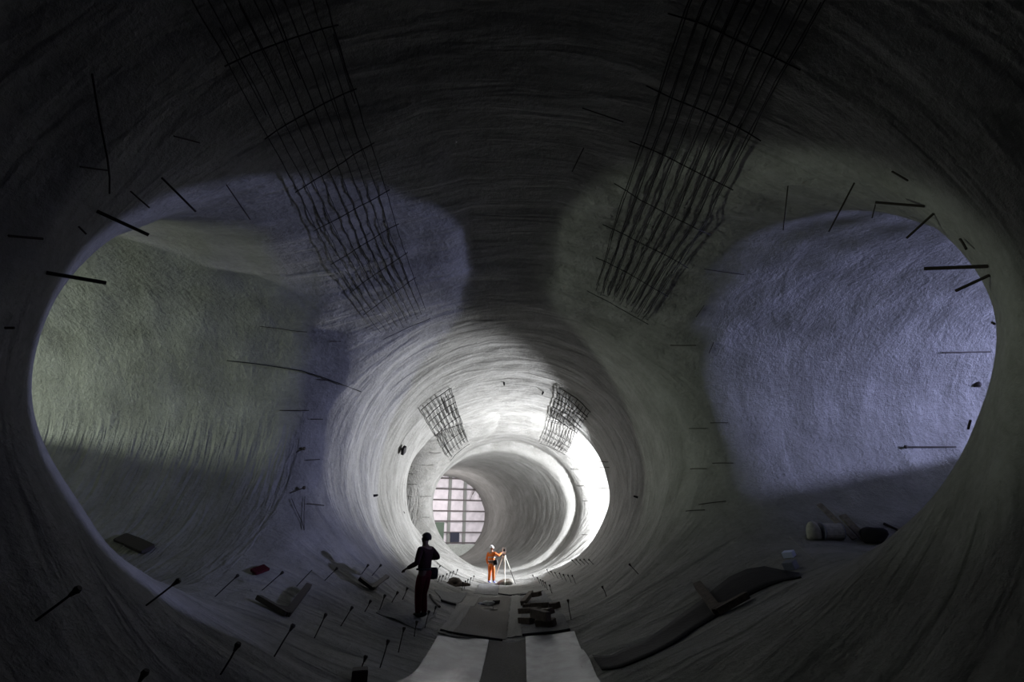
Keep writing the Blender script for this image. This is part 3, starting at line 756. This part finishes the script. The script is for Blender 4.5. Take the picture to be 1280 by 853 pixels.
    T = {'pelvis': (0, 0, .955, .17, .13), 'belt': (0, 0, 1.03, .155, .12)}; ET = [('pelvis', 'belt')]
    for c in 'lr':
        for k in ('hip', 'th', 'kn', 'ca', 'an'):
            v = N[k+c]; T[k+c] = (*v[:3], v[3]+.022, v[4]+.022)
        ET += [('pelvis', 'hip'+c), ('hip'+c, 'th'+c), ('th'+c, 'kn'+c), ('kn'+c, 'ca'+c), ('ca'+c, 'an'+c)]
    skin_obj('trousers', T, ET, mats['legs'], root)
    for c in 'lr':
        a = Vector(N['an'+c][:3]); to = Vector(N['to'+c][:3]); he = Vector(N['he'+c][:3])
        B = {'a': (*(a+Vector((0, 0, .06))), .058, .058), 'b': (*a, .056, .060), 'h': (he.x, he.y, max(he.z, .05), .05, .05), 't': (*to, .052, .042)}
        skin_obj('boot', B, [('a', 'b'), ('b', 'h'), ('b', 't')], mats['boot'], root)
    if helmet:
        bm = bmesh.new(); r = bmesh.ops.create_uvsphere(bm, u_segments=20, v_segments=12, radius=1)
        bmesh.ops.delete(bm, geom=[v for v in bm.verts if v.co.z < -.05], context='VERTS')
        for v in bm.verts: v.co = Vector((v.co.x*.115, v.co.y*.14, v.co.z*.12+1.665))
        bmesh.ops.solidify(bm, geom=bm.faces, thickness=.008)
        box(bm, (0, .135, 1.66), (.08, 0, 0), (0, .04, -.01), (0, 0, .006), .1)
        box(bm, (0, 0, 1.775), (.012, 0, 0), (0, .09, 0), (0, 0, .012), .2)
        o = link('hard_hat', bm, 'white', origin=(0, 0, 0)); o.parent = root
        bm = bmesh.new(); tube(bm, [(-.09, -.02, 1.65), (-.075, .03, 1.56), (0, .06, 1.525), (.075, .03, 1.56), (.09, -.02, 1.65)], .006, 5)
        o = link('chin_strap', bm, 'black', origin=(0, 0, 0)); o.parent = root
        bm = bmesh.new()
        for zz, rx, ry in ((1.06, .178, .148), (1.22, .200, .158)):
            n = 24; a = [Vector((math.cos(6.2832*i/n)*rx, math.sin(6.2832*i/n)*ry, zz)) for i in range(n+1)]
            vs = [(bm.verts.new(p-Vector((0, 0, .025))), bm.verts.new(p+Vector((0, 0, .025)))) for p in a]
            for q, w in zip(vs, vs[1:]): bm.faces.new((q[0], w[0], w[1], q[1]))
        o = link('reflective_strips', bm, 'silver', origin=(0, 0, 0)); o.parent = root
    else:
        bm = bmesh.new(); r = bmesh.ops.create_uvsphere(bm, u_segments=16, v_segments=12, radius=1)
        for v in bm.verts: v.co = Vector((v.co.x*.084, v.co.y*.102-.010, v.co.z*.102+1.655))
        bmesh.ops.delete(bm, geom=[v for v in bm.verts if v.co.z < 1.60 or (v.co.y > .05 and v.co.z < 1.68)], context='VERTS')
        bmesh.ops.solidify(bm, geom=bm.faces, thickness=-.012)
        o = link('hair', bm, 'hair', origin=(0, 0, 0), sm=True); o.parent = root
    for s in (-1, 1):
        bm = bmesh.new(); ball(bm, (s*.032, .092, 1.64), .012, .008, .008, 8, 6); o = link('eye', bm, 'white', origin=(0, 0, 0)); o.parent = root
    bm = bmesh.new(); ball(bm, (0, .092, 1.565), .024, .006, .006, 8, 6); o = link('mouth', bm, 'skin' if helmet else 'shadeskin', origin=(0, 0, 0)); o.parent = root
    if bag:
        bm = bmesh.new(); box(bm, bag, (.085, 0, 0), (0, .09, 0), (0, 0, .12), .25); o = link('hip_bag', bm, mats['bag'], origin=(0, 0, 0), sm=True); o.parent = root
        bm = bmesh.new(); n = 20
        tube(bm, [(math.cos(6.2832*i/n)*.172, math.sin(6.2832*i/n)*.14, 1.0) for i in range(n+1)], .022, 6); o = link('belt', bm, mats['bag'], origin=(0, 0, 0)); o.parent = root
    root.rotation_euler = (0, 0, facing); root.scale = (hgt*girth, hgt*girth, hgt)
    return root
def floor_at(px, py):
    p = hit(px, py); return Vector((p.x, p.y, p.z+.02))
b = floor_at(527, 776)
person(b, math.radians(62), dict(elbowr=(.40, -.07, 1.22), wristr=(.20, .17, 1.22), elbowl=(-.29, -.01, 1.13), wristl=(-.22, .27, 1.02),
    kneer=(.075, .05, .49), ankler=(.055, -.02, .10), kneel=(-.075, .06, .49), anklel=(-.055, .06, .10)),
    'silhouetted person in workwear coloured dark for shade, arms bent, standing on the dark mat', dict(skin='shadeskin', top='shirt', legs='maroon', boot='black', bag='black'), bag=(.25, -.04, .90), hgt=1.05, girth=1.07)
b2_ = floor_at(614, 730.5)
person(b2_, math.radians(-28), dict(elbowr=(.30, .20, 1.30), wristr=(.32, .46, 1.42), elbowl=(-.27, -.02, 1.12), wristl=(-.25, .08, .88),
    kneer=(.11, .02, .49), ankler=(.13, .0, .10), kneel=(-.10, .01, .49), anklel=(-.13, -.02, .10)),
    'person in orange overalls and white hard hat reaching out to the instrument', dict(skin='skin', top='orange', legs='orange', boot='bluecover', bag='black'), bag=(.22, .05, .98), helmet=True, hgt=.93)

# tripod with instrument
tb = floor_at(630, 731); tp = empty('survey_tripod', tb, 'pale survey tripod standing on the grey mat beside the person in orange', 'tripod')
hd = tb+Vector((0, 0, 1.22)); bm = bmesh.new(); tube(bm, [hd-Vector((0, 0, .03)), hd+Vector((0, 0, .03))], .085, 12); link('head_plate', bm, 'tripod', tp)
for (dx, dy, m) in ((-.50, -.10, 'tripod'), (.05, -.45, 'tripod'), (.55, -.05, 'steel')):
    f = Vector((tb.x+dx, tb.y+dy, 0)); f.z = floor_z(f.x, f.y)+.02; a = hd+Vector((dx, dy, 0)).normalized()*.06; mid = a.lerp(f, .5)
    s = Vector((dy, -dx, 0)).normalized()*.022; bm = bmesh.new()
    tube(bm, [a+s, mid+s], .013, 6); tube(bm, [a-s, mid-s], .013, 6)
    leg = link('leg', bm, 'tripod', tp); bm = bmesh.new(); tube(bm, [mid.lerp(a, .15), f], .024, 6, .017); lo = link('lower_section', bm, m, leg); 
    lo['label'] = 'dark lower section' if m == 'steel' else 'pale lower section'
ins = hd+Vector((0, 0, .03)); st = empty('total_station', ins, 'white surveying instrument mounted on top of the tripod', 'surveying instrument')
bm = bmesh.new(); tube(bm, [ins, ins+Vector((0, 0, .06))], .07, 12, .06); link('tribrach', bm, 'black', st)
bm = bmesh.new(); box(bm, ins+Vector((0, 0, .11)), (.085, 0, 0), (0, .06, 0), (0, 0, .05), .15); box(bm, ins+Vector((-.075, 0, .22)), (.022, 0, 0), (0, .05, 0), (0, 0, .10), .2); box(bm, ins+Vector((.075, 0, .22)), (.022, 0, 0), (0, .05, 0), (0, 0, .10), .2); link('yoke', bm, 'white', st)
bm = bmesh.new(); tube(bm, [ins+Vector((0, -.09, .24)), ins+Vector((0, .09, .24))], .045, 12); link('telescope', bm, 'lens', st)
bm = bmesh.new(); box(bm, ins+Vector((0, 0, .345)), (.09, 0, 0), (0, .02, 0), (0, 0, .015), .2); link('carry_handle', bm, 'white', st)

def light_blocker(xc, top, y0, label):  # added mound, out of view, gives the lamps their low shadow edge
    bm = bmesh.new(); g = []
    for j in range(25):
        y = y0+j*.4; row = []
        for dx, dz in ((-1.5, 0), (-.8, .5), (-.15, .97), (.15, 1.0), (.8, .5), (1.5, 0)):
            x = xc+dx+rnd.uniform(-.06, .06); zf = floor_z(x, y)
            row.append(bm.verts.new((x, y, zf-.05+max(top-zf+rnd.uniform(-.05, .05), 0)*dz)))
        g.append(row)
    for a_, b_ in zip(g, g[1:]):
        for k_ in range(5): bm.faces.new((a_[k_], b_[k_], b_[k_+1], a_[k_+1]))
    tag(link('unseen_blocker', bm, 'concrete'), label, 'spoil heap')
light_blocker(-15.8, 4.45, 5.4, 'added unseen mound cutting the lamp light low in the left adit, round the corner')
light_blocker(16.2, 4.5, 5.4, 'added unseen mound cutting the lamp light low in the right adit, round the corner')
# ------------------------------------------------------------------ light: floodlights standing in the adits, dim air from behind
def lamp(name, p, e, col, size=.15, spot=None, aim=None, blend=.2):
    l = bpy.data.lights.new(name, 'SPOT' if spot else 'POINT'); l.energy = e; l.color = col; l.shadow_soft_size = size
    o = bpy.data.objects.new(name, l); o.location = p; C.objects.link(o)
    if spot:
        l.spot_size = math.radians(spot); l.spot_blend = blend
        o.rotation_euler = (Vector(aim)-Vector(p)).to_track_quat('-Z', 'Y').to_euler()
    return o
lamp('floodlight', (6.8, 29.7, 2.1), 17500, (.92, .945, 1.0), .25)
lamp('floodlight', (22, 6.9, 5.5), 12500, (.50, .55, 1.0), .2)
lamp('floodlight', (-20.5, 8.3, 4.9), 4600, (.86, 1.0, .83), .35)
lamp('work_light', (T1[0]+1.2, T1[1]-3.6, 4.6), 500, (1, .96, .98), .2)
w = bpy.data.worlds.new('world'); bpy.context.scene.world = w; w.use_nodes = True
w.node_tree.nodes['Background'].inputs[0].default_value = (.30, .24, .50, 1); w.node_tree.nodes['Background'].inputs[1].default_value = 0.022
vs = bpy.context.scene.view_settings
vs.view_transform = 'Standard'; vs.look = 'None'; vs.exposure = 0.0; vs.gamma = 1.0; vs.use_curve_mapping = False
